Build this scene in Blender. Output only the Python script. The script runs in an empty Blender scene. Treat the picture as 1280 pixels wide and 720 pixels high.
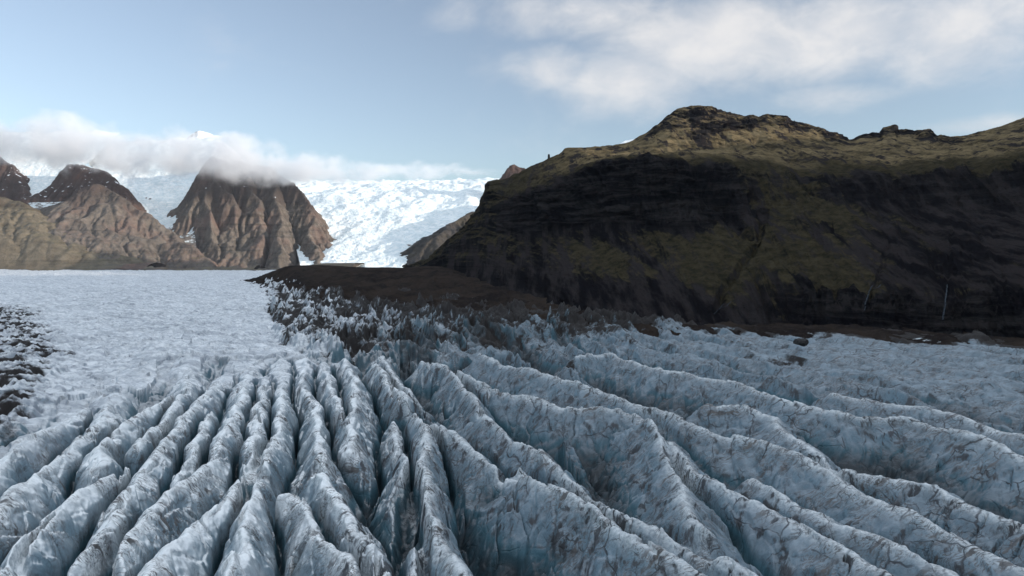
import bpy, math, random, time
import numpy as np

T0 = time.time()
scene = bpy.context.scene
COL = scene.collection
F32 = np.float32

# ------------------------------------------------------------------ camera
CAM_H = 100.0
FPX = 854.0
PITCH = math.atan(35.0 / FPX)
cp, sp = math.cos(PITCH), math.sin(PITCH)

def at(px, py, Y):
    """world point seen at photo pixel (px, py) at forward distance Y"""
    px = np.asarray(px, float); py = np.asarray(py, float); Y = np.asarray(Y, float)
    dx = (px - 640.0) / FPX
    dy = (360.0 - py) / FPX
    ry = cp + dy * sp
    rz = -sp + dy * cp
    k = Y / ry
    return np.stack(np.broadcast_arrays(dx * k, Y + 0 * k, CAM_H + rz * k), -1)

def on_plane(px, py, z=0.0):
    dx = (px - 640.0) / FPX
    dy = (360.0 - py) / FPX
    ry = cp + dy * sp
    rz = -sp + dy * cp
    k = (z - CAM_H) / rz
    return dx * k, ry * k

def to_px(x, y, z):
    """approximate photo pixel of a world point (used only to place zones of the terrain)"""
    f = y * cp - (z - CAM_H) * sp
    u = y * sp + (z - CAM_H) * cp
    f = np.maximum(f, 1.0)
    return 640 + FPX * x / f, 360 - FPX * u / f

cam = bpy.data.cameras.new('camera')
cam.sensor_width = 36.0
cam.lens = 36.0 * FPX / 1280.0
cam.clip_start = 1.0
cam.clip_end = 80000.0
camo = bpy.data.objects.new('camera', cam)
COL.objects.link(camo)
camo.location = (0, 0, CAM_H)
camo.rotation_euler = (math.radians(90) - PITCH, 0, 0)
scene.camera = camo

# ------------------------------------------------------------------ noise
_rng = np.random.RandomState(7)
_ang = _rng.rand(1024) * 2 * np.pi
_GC = np.cos(_ang).astype(F32); _GS = np.sin(_ang).astype(F32)

def _hash(ix, iy, seed):
    h = (ix.astype(np.int64) * 374761393 + iy.astype(np.int64) * 668265263 + seed * 974634521) & 0xFFFFFFFF
    h = ((h ^ (h >> 13)) * 1274126177) & 0xFFFFFFFF
    return (h ^ (h >> 16)) & 1023

def pn(x, y, seed=0):
    """gradient noise, about -1..1"""
    x = np.asarray(x, np.float64); y = np.asarray(y, np.float64)
    x0 = np.floor(x); y0 = np.floor(y)
    fx = (x - x0).astype(F32); fy = (y - y0).astype(F32)
    ix = x0.astype(np.int64); iy = y0.astype(np.int64)
    def g(dx, dy):
        h = _hash(ix + dx, iy + dy, seed)
        return _GC[h] * (fx - dx) + _GS[h] * (fy - dy)
    u = fx * fx * fx * (fx * (fx * 6 - 15) + 10)
    v = fy * fy * fy * (fy * (fy * 6 - 15) + 10)
    a = g(0, 0); b = g(1, 0); c = g(0, 1); d = g(1, 1)
    return ((a + (b - a) * u) * (1 - v) + (c + (d - c) * u) * v) * 1.5

def fbm(x, y, seed=0, octs=4, gain=0.5, lac=2.03):
    s = 0; a = 1.0; n = 0
    for i in range(octs):
        s = s + a * pn(x, y, seed + i * 17); n += a
        x = x * lac + 13.7; y = y * lac + 7.3; a *= gain
    return s / n * 1.4

def ridged(x, y, seed=0, octs=4, gain=0.5, lac=2.07):
    """0..1, sharp crests at 1"""
    s = 0; a = 1.0; n = 0
    for i in range(octs):
        s = s + a * (1 - np.minimum(np.abs(pn(x, y, seed + i * 31)) * 1.6, 1)); n += a
        x = x * lac + 3.1; y = y * lac + 9.2; a *= gain
    return s / n

def cells(x, y, seed=0):
    """irregular cells: distance to nearest seed, to the next one, cell number, offset from the seed"""
    ix = np.floor(x).astype(np.int64); iy = np.floor(y).astype(np.int64)
    f1 = np.full(x.shape, 9.0, F32); f2 = np.full(x.shape, 9.0, F32)
    hid = np.zeros(x.shape, np.int64); rx = np.zeros(x.shape, F32); ry = np.zeros(x.shape, F32)
    for dx in (-1, 0, 1):
        for dy in (-1, 0, 1):
            h = _hash(ix + dx, iy + dy, seed)
            ax = (x - (ix + dx) - 0.5 - 0.42 * _GC[h]).astype(F32); ay = (y - (iy + dy) - 0.5 - 0.42 * _GS[h]).astype(F32)
            d = ax * ax + ay * ay
            b = d < f1
            f2 = np.where(b, f1, np.minimum(f2, d))
            f1 = np.where(b, d, f1); hid = np.where(b, h, hid); rx = np.where(b, ax, rx); ry = np.where(b, ay, ry)
    return np.sqrt(f1), np.sqrt(f2), hid, rx, ry

def blocks(x, y, seed, tilt, step, crack):
    f1, f2, h, rx, ry = cells(x, y, seed)
    h2 = (h * 7 + 13) & 1023; h3 = (h * 31 + 5) & 1023
    return (rx * _GC[h2] + ry * _GS[h2]) * tilt + _GC[h3] * step - crack * np.clip(1 - (f2 - f1) / 0.14, 0, 1)

def ss(a, b, x):
    t = np.clip((x - a) / (b - a), 0, 1)
    return t * t * (3 - 2 * t)

def lerp(a, b, t):
    return a + (b - a) * t

# ------------------------------------------------------------------ mesh helpers
def grid_mesh(name, P, mat, attrs=None, smooth=True):
    n, m = P.shape[:2]
    me = bpy.data.meshes.new(name)
    me.vertices.add(n * m)
    me.vertices.foreach_set('co', np.ascontiguousarray(P.reshape(-1), dtype=F32))
    idx = np.arange(n * m, dtype=np.int32).reshape(n, m)
    q = np.stack([idx[:-1, :-1], idx[:-1, 1:], idx[1:, 1:], idx[1:, :-1]], -1).reshape(-1, 4)
    nf = len(q)
    me.loops.add(nf * 4)
    me.loops.foreach_set('vertex_index', q.reshape(-1))
    me.polygons.add(nf)
    me.polygons.foreach_set('loop_start', np.arange(nf, dtype=np.int32) * 4)
    me.polygons.foreach_set('loop_total', np.full(nf, 4, np.int32))
    me.update(calc_edges=True)
    me.polygons.foreach_set('use_smooth', np.full(nf, smooth, bool))
    for k, v in (attrs or {}).items():
        a = me.attributes.new(k, 'FLOAT', 'POINT')
        a.data.foreach_set('value', np.ascontiguousarray(v.reshape(-1), dtype=F32))
    me.materials.append(mat)
    o = bpy.data.objects.new(name, me)
    COL.objects.link(o)
    return o

def tag(o, label, cat, kind=None, group=None):
    o['label'] = label; o['category'] = cat
    if kind: o['kind'] = kind
    if group: o['group'] = group
    return o

def normals(P):
    du = np.gradient(P, axis=1); dv = np.gradient(P, axis=0)
    n = np.cross(du, dv)
    return n / np.maximum(np.linalg.norm(n, axis=-1, keepdims=True), 1e-9)

def curve(xs, ys, x):
    """smooth monotone interpolation (pchip) of ys (k,...) over xs"""
    xs = np.asarray(xs, float); ys = np.asarray(ys, float)
    h = np.diff(xs); sh = (-1,) + (1,) * (ys.ndim - 1)
    d = np.diff(ys, axis=0) / h.reshape(sh)
    m = np.zeros_like(ys)
    p = d[:-1] * d[1:]
    w1 = (2 * h[1:] + h[:-1]).reshape(sh); w2 = (h[1:] + 2 * h[:-1]).reshape(sh)
    with np.errstate(divide='ignore', invalid='ignore'):
        hm = (w1 + w2) / (w1 / d[:-1] + w2 / d[1:])
    m[1:-1] = np.where(p > 0, hm, 0)
    m[0] = d[0]; m[-1] = d[-1]
    i = np.clip(np.searchsorted(xs, x) - 1, 0, len(h) - 1)
    t = ((x - xs[i]) / h[i]).reshape(sh); hh = h[i].reshape(sh)
    return (ys[i] * (1 + 2 * t) * (1 - t) ** 2 + m[i] * hh * t * (1 - t) ** 2
            + ys[i + 1] * t * t * (3 - 2 * t) + m[i + 1] * hh * t * t * (t - 1))

# ------------------------------------------------------------------ node helpers
class NT:
    def __init__(self, mat):
        mat.use_nodes = True
        self.t = mat.node_tree
        self.t.nodes.clear()
    def n(self, typ, **kw):
        nd = self.t.nodes.new(typ)
        for k, v in kw.items():
            setattr(nd, k, v)
        return nd
    def put(self, sock, v):
        if isinstance(v, bpy.types.NodeSocket):
            self.t.links.new(v, sock)
        elif isinstance(v, (tuple, list)) and len(v) == 3 and sock.type == 'RGBA':
            sock.default_value = (*v, 1)
        else:
            sock.default_value = v
    def math(self, op, a, b=0.0, c=None, clamp=False):
        nd = self.n('ShaderNodeMath', operation=op, use_clamp=clamp)
        self.put(nd.inputs[0], a); self.put(nd.inputs[1], b)
        if c is not None: self.put(nd.inputs[2], c)
        return nd.outputs[0]
    def vmath(self, op, a, b):
        nd = self.n('ShaderNodeVectorMath', operation=op)
        self.put(nd.inputs[0], a); self.put(nd.inputs[1], b)
        return nd.outputs[1] if op in ('LENGTH', 'DOT_PRODUCT', 'DISTANCE') else nd.outputs[0]
    def ramp(self, x, a, b, lo=0.0, hi=1.0):
        nd = self.n('ShaderNodeMapRange', interpolation_type='SMOOTHSTEP')
        self.put(nd.inputs[0], x); self.put(nd.inputs[1], a); self.put(nd.inputs[2], b)
        self.put(nd.inputs[3], lo); self.put(nd.inputs[4], hi)
        return nd.outputs[0]
    def mix(self, f, a, b, mode='MIX'):
        nd = self.n('ShaderNodeMix', data_type='RGBA', blend_type=mode)
        self.put(nd.inputs[0], f); self.put(nd.inputs[6], a); self.put(nd.inputs[7], b)
        return nd.outputs[2]
    def noise(self, vec, scale, detail=4, rough=0.55, dist=0.0):
        nd = self.n('ShaderNodeTexNoise')
        self.put(nd.inputs['Vector'], vec)
        nd.inputs['Scale'].default_value = scale
        nd.inputs['Detail'].default_value = detail
        nd.inputs['Roughness'].default_value = rough
        nd.inputs['Distortion'].default_value = dist
        return nd.outputs['Fac']
    def noisec(self, vec, scale, detail=2):
        nd = self.n('ShaderNodeTexNoise')
        self.put(nd.inputs['Vector'], vec)
        nd.inputs['Scale'].default_value = scale
        nd.inputs['Detail'].default_value = detail
        return nd.outputs['Color']
    def mapping(self, vec, rot=(0, 0, 0), scale=(1, 1, 1)):
        nd = self.n('ShaderNodeMapping')
        self.put(nd.inputs[0], vec)
        nd.inputs['Rotation'].default_value = rot
        nd.inputs['Scale'].default_value = scale
        return nd.outputs[0]
    def crack(self, vec, scale, rnd=1.0):
        nd = self.n('ShaderNodeTexVoronoi', feature='DISTANCE_TO_EDGE')
        self.put(nd.inputs['Vector'], vec)
        nd.inputs['Scale'].default_value = scale
        nd.inputs['Randomness'].default_value = rnd
        return nd.outputs['Distance']
    def attr(self, name):
        return self.n('ShaderNodeAttribute', attribute_name=name).outputs['Fac']
    def pos(self):
        return self.n('ShaderNodeNewGeometry').outputs['Position']
    def normal_z(self):
        s = self.n('ShaderNodeSeparateXYZ')
        self.t.links.new(self.n('ShaderNodeNewGeometry').outputs['Normal'], s.inputs[0])
        return s.outputs[2]
    def bump(self, h, strength=0.5, dist=1.0, nrm=None):
        nd = self.n('ShaderNodeBump')
        nd.inputs['Strength'].default_value = strength
        nd.inputs['Distance'].default_value = dist
        self.put(nd.inputs['Height'], h)
        if nrm is not None: self.put(nd.inputs['Normal'], nrm)
        return nd.outputs[0]
    def out(self, col, rough=0.9, nrm=None, spec=0.2):
        b = self.n('ShaderNodeBsdfPrincipled')
        self.put(b.inputs['Base Color'], col)
        self.put(b.inputs['Roughness'], rough)
        self.put(b.inputs['Specular IOR Level'], spec)
        if nrm is not None: self.put(b.inputs['Normal'], nrm)
        o = self.n('ShaderNodeOutputMaterial')
        self.t.links.new(b.outputs[0], o.inputs[0])

def new_mat(name):
    m = bpy.data.materials.new(name)
    return m, NT(m)

# ------------------------------------------------------------------ materials
DEBRIS = (0.013, 0.011, 0.0105)

def ice_material():
    m, t = new_mat('glacier_ice')
    p = t.pos()
    debris = t.attr('debris'); dirt = t.attr('dirt'); along = t.attr('crevassed'); right = t.attr('smooth_side')
    nz = t.normal_z()
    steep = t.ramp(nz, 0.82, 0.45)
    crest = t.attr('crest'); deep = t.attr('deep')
    wob = t.n('ShaderNodeVectorMath', operation='MULTIPLY_ADD')
    t.put(wob.inputs[0], t.noisec(p, 0.09, 3)); wob.inputs[1].default_value = (9, 9, 9); t.put(wob.inputs[2], p)
    pw = wob.outputs[0]
    # weathered crust against clean blue ice; steep faces also darkened as painted shade
    big = t.noise(p, 0.018, 5, 0.6)
    med = t.noise(p, 0.11, 5, 0.65)
    fine = t.noise(p, 0.7, 4, 0.65)
    white = t.mix(t.ramp(med, 0.3, 0.7), (0.62, 0.645, 0.66), (0.90, 0.90, 0.89))
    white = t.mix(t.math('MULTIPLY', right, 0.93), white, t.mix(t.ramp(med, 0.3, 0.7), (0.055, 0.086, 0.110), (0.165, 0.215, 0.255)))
    blue = t.mix(t.ramp(fine, 0.3, 0.75), (0.038, 0.095, 0.135), (0.12, 0.225, 0.285))
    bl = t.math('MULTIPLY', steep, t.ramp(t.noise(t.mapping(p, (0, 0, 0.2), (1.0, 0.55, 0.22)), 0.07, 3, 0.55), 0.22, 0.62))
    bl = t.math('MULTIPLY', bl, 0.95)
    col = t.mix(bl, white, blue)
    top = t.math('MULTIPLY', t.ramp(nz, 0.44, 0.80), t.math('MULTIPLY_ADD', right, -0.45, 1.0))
    col = t.mix(t.math('MULTIPLY', t.math('SUBTRACT', 1.0, top), 0.45), col, (0.16, 0.215, 0.25))  # sides darker than tops: shading contrast put into the colour
    # bleached crust along the crests, with their sky highlight painted in
    cw = t.math('MULTIPLY', crest, t.ramp(fine, 0.3, 0.6, 0.3, 0.9))
    col = t.mix(t.math('MULTIPLY', cw, t.math('MULTIPLY_ADD', right, -0.3, 1.0)), col, (0.82, 0.83, 0.825))
    # foliation: thin dirty bands lying across the ridges
    fol = t.noise(t.mapping(pw, (0.25, 0, 0.35), (0.045, 0.30, 0.13)), 1.0, 6, 0.66)
    flin = t.ramp(t.math('ABSOLUTE', t.math('SUBTRACT', fol, 0.47)), 0.026, 0.008, 0, 0.9)
    folm = t.math('MULTIPLY', t.math('MAXIMUM', flin, t.ramp(fol, 0.53, 0.62)), t.ramp(t.noise(p, 0.04, 4, 0.6), 0.42, 0.57))
    folm = t.math('MULTIPLY', folm, t.math('MULTIPLY_ADD', along, 0.8, 0.2))
    col = t.mix(folm, col, (0.085, 0.078, 0.074))
    # cracks filled with black dust
    v1 = t.crack(t.mapping(pw, (0.3, 0.2, 0.2), (1.0, 0.75, 0.8)), 0.058)
    v2 = t.crack(t.mapping(pw, (0.2, 0.5, 1.0), (1.0, 1.0, 1.0)), 0.16)
    m1 = t.math('MULTIPLY', t.ramp(v1, 0.028, 0.004), t.ramp(t.noise(p, 0.06, 3), 0.42, 0.58))
    m2 = t.math('MULTIPLY', t.ramp(v2, 0.045, 0.008), t.ramp(t.noise(p, 0.08, 3, 0.6), 0.48, 0.64))
    ck = t.math('MAXIMUM', m1, t.math('MULTIPLY', m2, 0.8))
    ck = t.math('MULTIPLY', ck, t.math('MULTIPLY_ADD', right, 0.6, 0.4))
    col = t.mix(ck, col, (0.035, 0.037, 0.042))
    # smeared dirt on the faces
    sm = t.noise(t.mapping(pw, (0, 0, 0.2), (1.0, 0.6, 0.16)), 0.16, 7, 0.7)
    smm = t.math('MULTIPLY', t.ramp(sm, 0.505, 0.63), t.math('MULTIPLY_ADD', steep, 0.8, 0.18))
    smm = t.math('MULTIPLY', smm, t.math('MULTIPLY_ADD', dirt, 1.6, 0.3), clamp=True)
    col = t.mix(smm, col, (0.045, 0.046, 0.049))
    # mottled rotten crust of the smooth upper ice
    mot = t.noise(t.mapping(pw, (0, 0, 0.2), (0.05, 0.16, 0.1)), 1.0, 6, 0.72)
    mm = t.math('MULTIPLY', t.ramp(mot, 0.44, 0.62), t.math('MULTIPLY_ADD', along, -0.66, 0.76))
    col = t.mix(mm, col, (0.26, 0.28, 0.315))
    col = t.mix(t.math('MULTIPLY_ADD', along, -0.30, 0.30), col, (0.36, 0.375, 0.41))
    # dusty bands on the smooth upper ice
    bnd = t.noise(t.mapping(pw, (0, 0, 0.2), (0.012, 0.05, 0.05)), 1.0, 7, 0.68)
    bm_ = t.math('MULTIPLY', t.ramp(bnd, 0.46, 0.66), t.math('MULTIPLY_ADD', along, -0.5, 0.62))
    col = t.mix(bm_, col, (0.20, 0.22, 0.25))
    # fine speckle of dust
    sp_ = t.math('MULTIPLY', t.ramp(t.noise(p, 1.7, 3, 0.7), 0.55, 0.75), t.ramp(big, 0.42, 0.66, 0.0, 0.28))
    col = t.mix(sp_, col, (0.16, 0.15, 0.14))
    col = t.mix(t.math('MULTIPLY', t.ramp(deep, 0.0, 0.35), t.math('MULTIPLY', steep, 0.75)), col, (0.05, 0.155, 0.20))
    # crevasse bottoms painted near black: their shade put into the colour
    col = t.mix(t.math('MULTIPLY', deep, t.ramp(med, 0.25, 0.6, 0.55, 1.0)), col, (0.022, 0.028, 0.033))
    # rubble cover
    db = t.math('ADD', debris, t.math('MULTIPLY', t.math('SUBTRACT', t.noise(p, 0.16, 6, 0.7), 0.5), 0.9))
    dbm = t.ramp(db, 0.36, 0.70)
    rub = t.mix(t.noise(p, 0.4, 5, 0.7), DEBRIS, (0.034, 0.029, 0.027))
    col = t.mix(dbm, col, rub)
    h = t.math('ADD', t.math('MULTIPLY', fine, 0.5), t.math('MULTIPLY', med, 0.8))
    h = t.math('ADD', h, t.math('MULTIPLY', fol, 0.5))
    h = t.math('SUBTRACT', h, t.math('MULTIPLY', ck, 0.5))
    h = t.math('ADD', h, t.math('MULTIPLY', t.noise(p, 2.3, 3, 0.6), 0.15))
    nr = t.bump(h, 0.55, 1.2)
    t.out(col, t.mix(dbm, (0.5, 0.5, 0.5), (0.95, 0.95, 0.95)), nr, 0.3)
    return m

def moraine_material():
    m, t = new_mat('moraine_rubble')
    p = t.pos()
    a = t.noise(p, 0.012, 6, 0.65); b = t.noise(p, 0.12, 6, 0.7)
    col = t.mix(t.ramp(a, 0.35, 0.65), (0.015, 0.012, 0.0115), (0.036, 0.027, 0.0215))
    col = t.mix(t.ramp(b, 0.45, 0.75, 0, 0.6), col, (0.038, 0.031, 0.027))
    ice = t.attr('ice')
    im = t.ramp(t.math('ADD', ice, t.math('MULTIPLY', t.math('SUBTRACT', b, 0.5), 1.2)), 0.5, 0.62)
    col = t.mix(im, col, (0.45, 0.48, 0.5))
    nr = t.bump(t.math('ADD', b, t.math('MULTIPLY', t.noise(p, 0.5, 5, 0.7), 0.4)), 0.9, 4.0)
    t.out(col, 1.0, nr, 0.0)
    return m

def right_mountain_material():
    m, t = new_mat('mossy_basalt')
    p = t.pos()
    grass = t.attr('grass'); scree = t.attr('scree'); lit = t.attr('sunlit_meadow')
    nz = t.normal_z()
    strata = t.noise(t.mapping(p, (0.03, 0.05, 0), (0.008, 0.008, 0.07)), 1.0, 6, 0.68, 0.6)
    n1 = t.noise(p, 0.012, 6, 0.65); n2 = t.noise(p, 0.05, 6, 0.7); n3 = t.noise(p, 0.25, 4, 0.7)
    rock = t.mix(t.ramp(strata, 0.42, 0.64), (0.0045, 0.0045, 0.006), (0.030, 0.027, 0.0265))
    rock = t.mix(t.ramp(n2, 0.5, 0.75, 0, 0.5), rock, (0.055, 0.043, 0.042))
    gul = t.noise(t.mapping(p, (0, 0, 0.45), (0.035, 0.006, 0.006)), 1.0, 5, 0.65)
    scr = t.mix(t.ramp(gul, 0.42, 0.60), (0.007, 0.0065, 0.0078), (0.029, 0.0245, 0.0245))
    col = t.mix(scree, rock, scr)
    moss = t.mix(t.ramp(n2, 0.3, 0.7), (0.018, 0.0165, 0.0105), (0.060, 0.049, 0.028))
    lit_mead = t.mix(t.ramp(t.math('ADD', t.math('MULTIPLY', n1, 0.6), t.math('MULTIPLY', n2, 0.4)), 0.36, 0.62), (0.055, 0.044, 0.026), (0.22, 0.165, 0.092))  # bench grass paler than the moss: its sunlight put into the colour
    moss = t.mix(lit, moss, lit_mead)
    g = t.math('ADD', grass, t.math('MULTIPLY', t.math('SUBTRACT', n1, 0.5), 1.5))
    g = t.math('ADD', g, t.math('MULTIPLY', t.math('SUBTRACT', n2, 0.5), 1.1))
    g = t.math('ADD', g, t.math('MULTIPLY', t.math('SUBTRACT', nz, 0.7), 1.0))
    g = t.math('SUBTRACT', g, t.math('MULTIPLY', t.ramp(gul, 0.48, 0.64), 0.7))
    gm = t.math('MULTIPLY', t.ramp(g, 0.18, 0.85), 0.92)
    col = t.mix(gm, col, moss)
    col = t.mix(t.ramp(n3, 0.55, 0.8, 0, 0.45), col, (0.006, 0.006, 0.006))
    h = t.math('ADD', t.math('MULTIPLY', n2, 1.0), t.math('MULTIPLY', n3, 0.35))
    h = t.math('ADD', h, t.math('MULTIPLY', strata, 0.9))
    h = t.math('ADD', h, t.math('MULTIPLY', gul, 0.5))
    nr = t.bump(h, 0.9, 12.0)
    t.out(col, 1.0, nr, 0.0)
    return m

def far_rock_material(name, lo, hi, red, snow_line=None):
    m, t = new_mat(name)
    p = t.pos()
    n1 = t.noise(p, 0.0025, 6, 0.62); n2 = t.noise(p, 0.012, 6, 0.68); n3 = t.noise(p, 0.05, 5, 0.7)
    st = t.noise(t.mapping(p, (0.1, 0.06, 0), (0.0012, 0.0012, 0.018)), 1.0, 5, 0.62)
    col = t.mix(t.ramp(n2, 0.3, 0.7), lo, hi)
    col = t.mix(t.ramp(n1, 0.45, 0.68, 0, 0.75), col, red)
    col = t.mix(t.ramp(st, 0.5, 0.7, 0, 0.55), col, tuple(c * 0.45 for c in lo))
    col = t.mix(t.ramp(n3, 0.5, 0.8, 0, 0.5), col, tuple(c * 0.6 for c in lo))
    sz = t.n('ShaderNodeSeparateXYZ'); t.t.links.new(p, sz.inputs[0])
    hz = t.math('MULTIPLY', t.ramp(t.math('ADD', sz.outputs[2], t.math('MULTIPLY', n1, 700)), 950, 1250), 0.8)
    col = t.mix(t.math('MULTIPLY', hz, t.ramp(n2, 0.25, 0.6, 0.5, 1.0)), col, tuple(c * f for c, f in zip(lo, (0.62, 0.56, 0.60))))
    g = t.attr('moss')
    col = t.mix(t.math('MULTIPLY', g, t.ramp(n2, 0.35, 0.6)), col, (0.10, 0.083, 0.035))
    s = t.attr('snow')
    sm = t.ramp(t.math('ADD', s, t.math('MULTIPLY', t.math('SUBTRACT', n2, 0.5), 1.6)), 0.5, 0.6)
    col = t.mix(sm, col, (0.8, 0.81, 0.83))
    h = t.math('ADD', n2, t.math('ADD', t.math('MULTIPLY', n3, 0.4), t.math('MULTIPLY', st, 0.6)))
    nr = t.bump(h, 0.8, 24.0)
    t.out(col, 0.95, nr, 0.1)
    return m

def snow_material():
    m, t = new_mat('crevassed_snow')
    p = t.pos()
    n1 = t.noise(p, 0.0022, 5, 0.6); n2 = t.noise(p, 0.012, 6, 0.65); n3 = t.noise(p, 0.05, 5, 0.7)
    dirt = t.attr('dirt')
    col = t.mix(t.ramp(n2, 0.35, 0.65), (0.62, 0.67, 0.685), (0.82, 0.825, 0.81))
    col = t.mix(t.ramp(n1, 0.45, 0.7, 0, 0.5), col, (0.58, 0.65, 0.67))
    v = t.crack(t.mapping(t.vmath('ADD', p, t.vmath('SCALE', t.noisec(p, 0.006, 3), (0, 0, 0))), (0, 0, 0.1), (0.6, 1.6, 1.0)), 0.016)
    col = t.mix(t.ramp(v, 0.12, 0.02, 0, 0.4), col, (0.40, 0.52, 0.56))
    dm = t.ramp(t.math('ADD', dirt, t.math('MULTIPLY', t.math('SUBTRACT', n2, 0.5), 1.8)), 0.45, 0.62)
    col = t.mix(dm, col, (0.12, 0.10, 0.085))
    h = t.math('ADD', n2, t.math('MULTIPLY', n3, 0.6))
    nr = t.bump(h, 0.6, 6.0)
    t.out(col, 0.7, nr, 0.2)
    return m

def simple_rock(name, a, b, sc=0.3):
    m, t = new_mat(name)
    p = t.pos()
    n = t.noise(p, sc, 6, 0.7)
    nr = t.bump(n, 0.8, 1.0 / sc * 0.4)
    t.out(t.mix(t.ramp(n, 0.3, 0.7), a, b), 0.9, nr, 0.15)
    return m

ICE = ice_material()
MORAINE = moraine_material()
BASALT = right_mountain_material()
SNOW = snow_material()
BROWN = far_rock_material('brown_rock', (0.075, 0.064, 0.055), (0.165, 0.138, 0.115), (0.16, 0.105, 0.085))
TAN = far_rock_material('tan_slope', (0.085, 0.070, 0.050), (0.165, 0.136, 0.098), (0.12, 0.092, 0.062))
RED = far_rock_material('red_rock', (0.075, 0.056, 0.048), (0.15, 0.10, 0.08), (0.17, 0.085, 0.055))
DARK = far_rock_material('dark_ridge_rock', (0.03, 0.028, 0.028), (0.066, 0.057, 0.050), (0.085, 0.068, 0.046))

# ------------------------------------------------------------------ the glacier
GS = 1.15   # overall steepness of the ridge flanks
CRESTS = [  # (roundness m, steepness, height m, [(px, py) along the crest])
 (5, 1.35, -1, [(108, 503), (72, 535), (38, 552), (0, 575), (-60, 610)]),
 (5, 1.35, 0, [(140, 487), (126, 532), (90, 552), (66, 576), (25, 615), (-20, 655), (-80, 700)]),
 (5, 1.45, 0, [(217, 490), (176, 515), (150, 532), (130, 549), (122, 580)]),
 (4, 1.4, -2, [(152, 574), (112, 607), (50, 655), (4, 700), (-40, 745)]),
 (4, 1.5, 0, [(237, 452), (234, 478), (212, 515), (190, 536), (170, 558)]),
 (5, 1.4, 0, [(288, 462), (260, 488), (230, 517), (212, 545), (174, 592), (140, 642), (120, 682), (98, 725)]),
 (3.5, 1.4, -3, [(262, 505), (250, 530), (240, 560), (215, 590)]),
 (5, 1.4, 0, [(312, 452), (302, 500), (276, 552), (262, 577), (225, 610), (198, 630), (155, 676), (108, 722)]),
 (4, 1.5, 0, [(330, 470), (322, 530), (312, 587), (276, 632), (238, 660), (212, 682), (180, 725)]),
 (3.5, 1.5, 1, [(350, 452), (353, 500), (345, 540), (322, 590), (315, 640), (290, 700), (280, 730)]),
 (2, 1.5, -2, [(352, 617), (372, 622), (392, 648), (402, 670), (432, 696), (440, 730)]),
 (3, 1.45, 1, [(383, 450), (377, 482), (397, 507), (397, 545), (402, 577), (408, 615), (437, 645), (460, 680), (485, 715)]),
 (3, 1.4, 0, [(405, 455), (417, 492), (432, 520)]),
 (2.5, 1.3, 2, [(432, 452), (446, 482), (440, 535), (436, 565)]),
 (4, 1.0, 3, [(467, 457), (490, 485), (515, 510), (535, 548), (526, 585), (534, 620), (532, 640), (546, 666), (566, 703), (578, 735)]),
 (2, 1.3, -3, [(490, 522), (505, 570), (520, 622), (522, 660), (520, 705)]),
 (2.5, 1.05, 2, [(515, 508), (552, 537), (585, 557), (618, 574), (645, 590), (672, 606), (716, 626), (742, 642), (775, 668), (815, 690), (870, 725)]),
 (2, 1.1, 1, [(645, 583), (690, 605), (722, 614), (795, 652), (865, 682), (927, 714), (960, 735)]),
 (2.5, 1.4, -1, [(475, 447), (505, 482), (520, 500)]),
 (2, 1.15, 2, [(527, 452), (560, 462), (595, 500), (607, 527), (635, 548), (685, 572), (712, 600), (745, 618)]),
 (2, 0.95, 3, [(570, 463), (612, 489), (645, 493), (677, 500), (702, 507), (757, 511), (795, 515), (818, 535), (831, 557), (841, 587), (856, 616), (858, 648), (880, 680)]),
 (2, 1.1, 1, [(795, 515), (832, 540), (866, 590), (912, 611), (960, 632), (1000, 655), (1060, 690), (1110, 722)]),
 (2, 0.95, 2, [(600, 445), (640, 460), (690, 472), (747, 490), (790, 505), (836, 521), (905, 547), (960, 558), (1002, 572), (1033, 592), (1062, 611), (1106, 635), (1156, 653), (1192, 671), (1285, 712)]),
 (3, 0.9, 1, [(720, 445), (765, 443), (815, 460), (866, 470), (905, 476), (960, 495), (1012, 511), (1068, 521), (1136, 523), (1188, 534), (1262, 566), (1330, 590)]),
 (3, 0.9, 0, [(885, 506), (927, 508), (962, 521), (985, 543), (1024, 568), (1042, 582), (1086, 592), (1122, 598), (1176, 610), (1212, 628), (1285, 662), (1350, 700)]),
 (3, 0.9, 0, [(1040, 492), (1122, 504), (1187, 517), (1237, 532), (1290, 546), (1360, 570)]),
 (3, 0.95, -1, [(940, 590), (985, 620), (1040, 650), (1100, 668), (1150, 690), (1210, 722)]),
]

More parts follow.
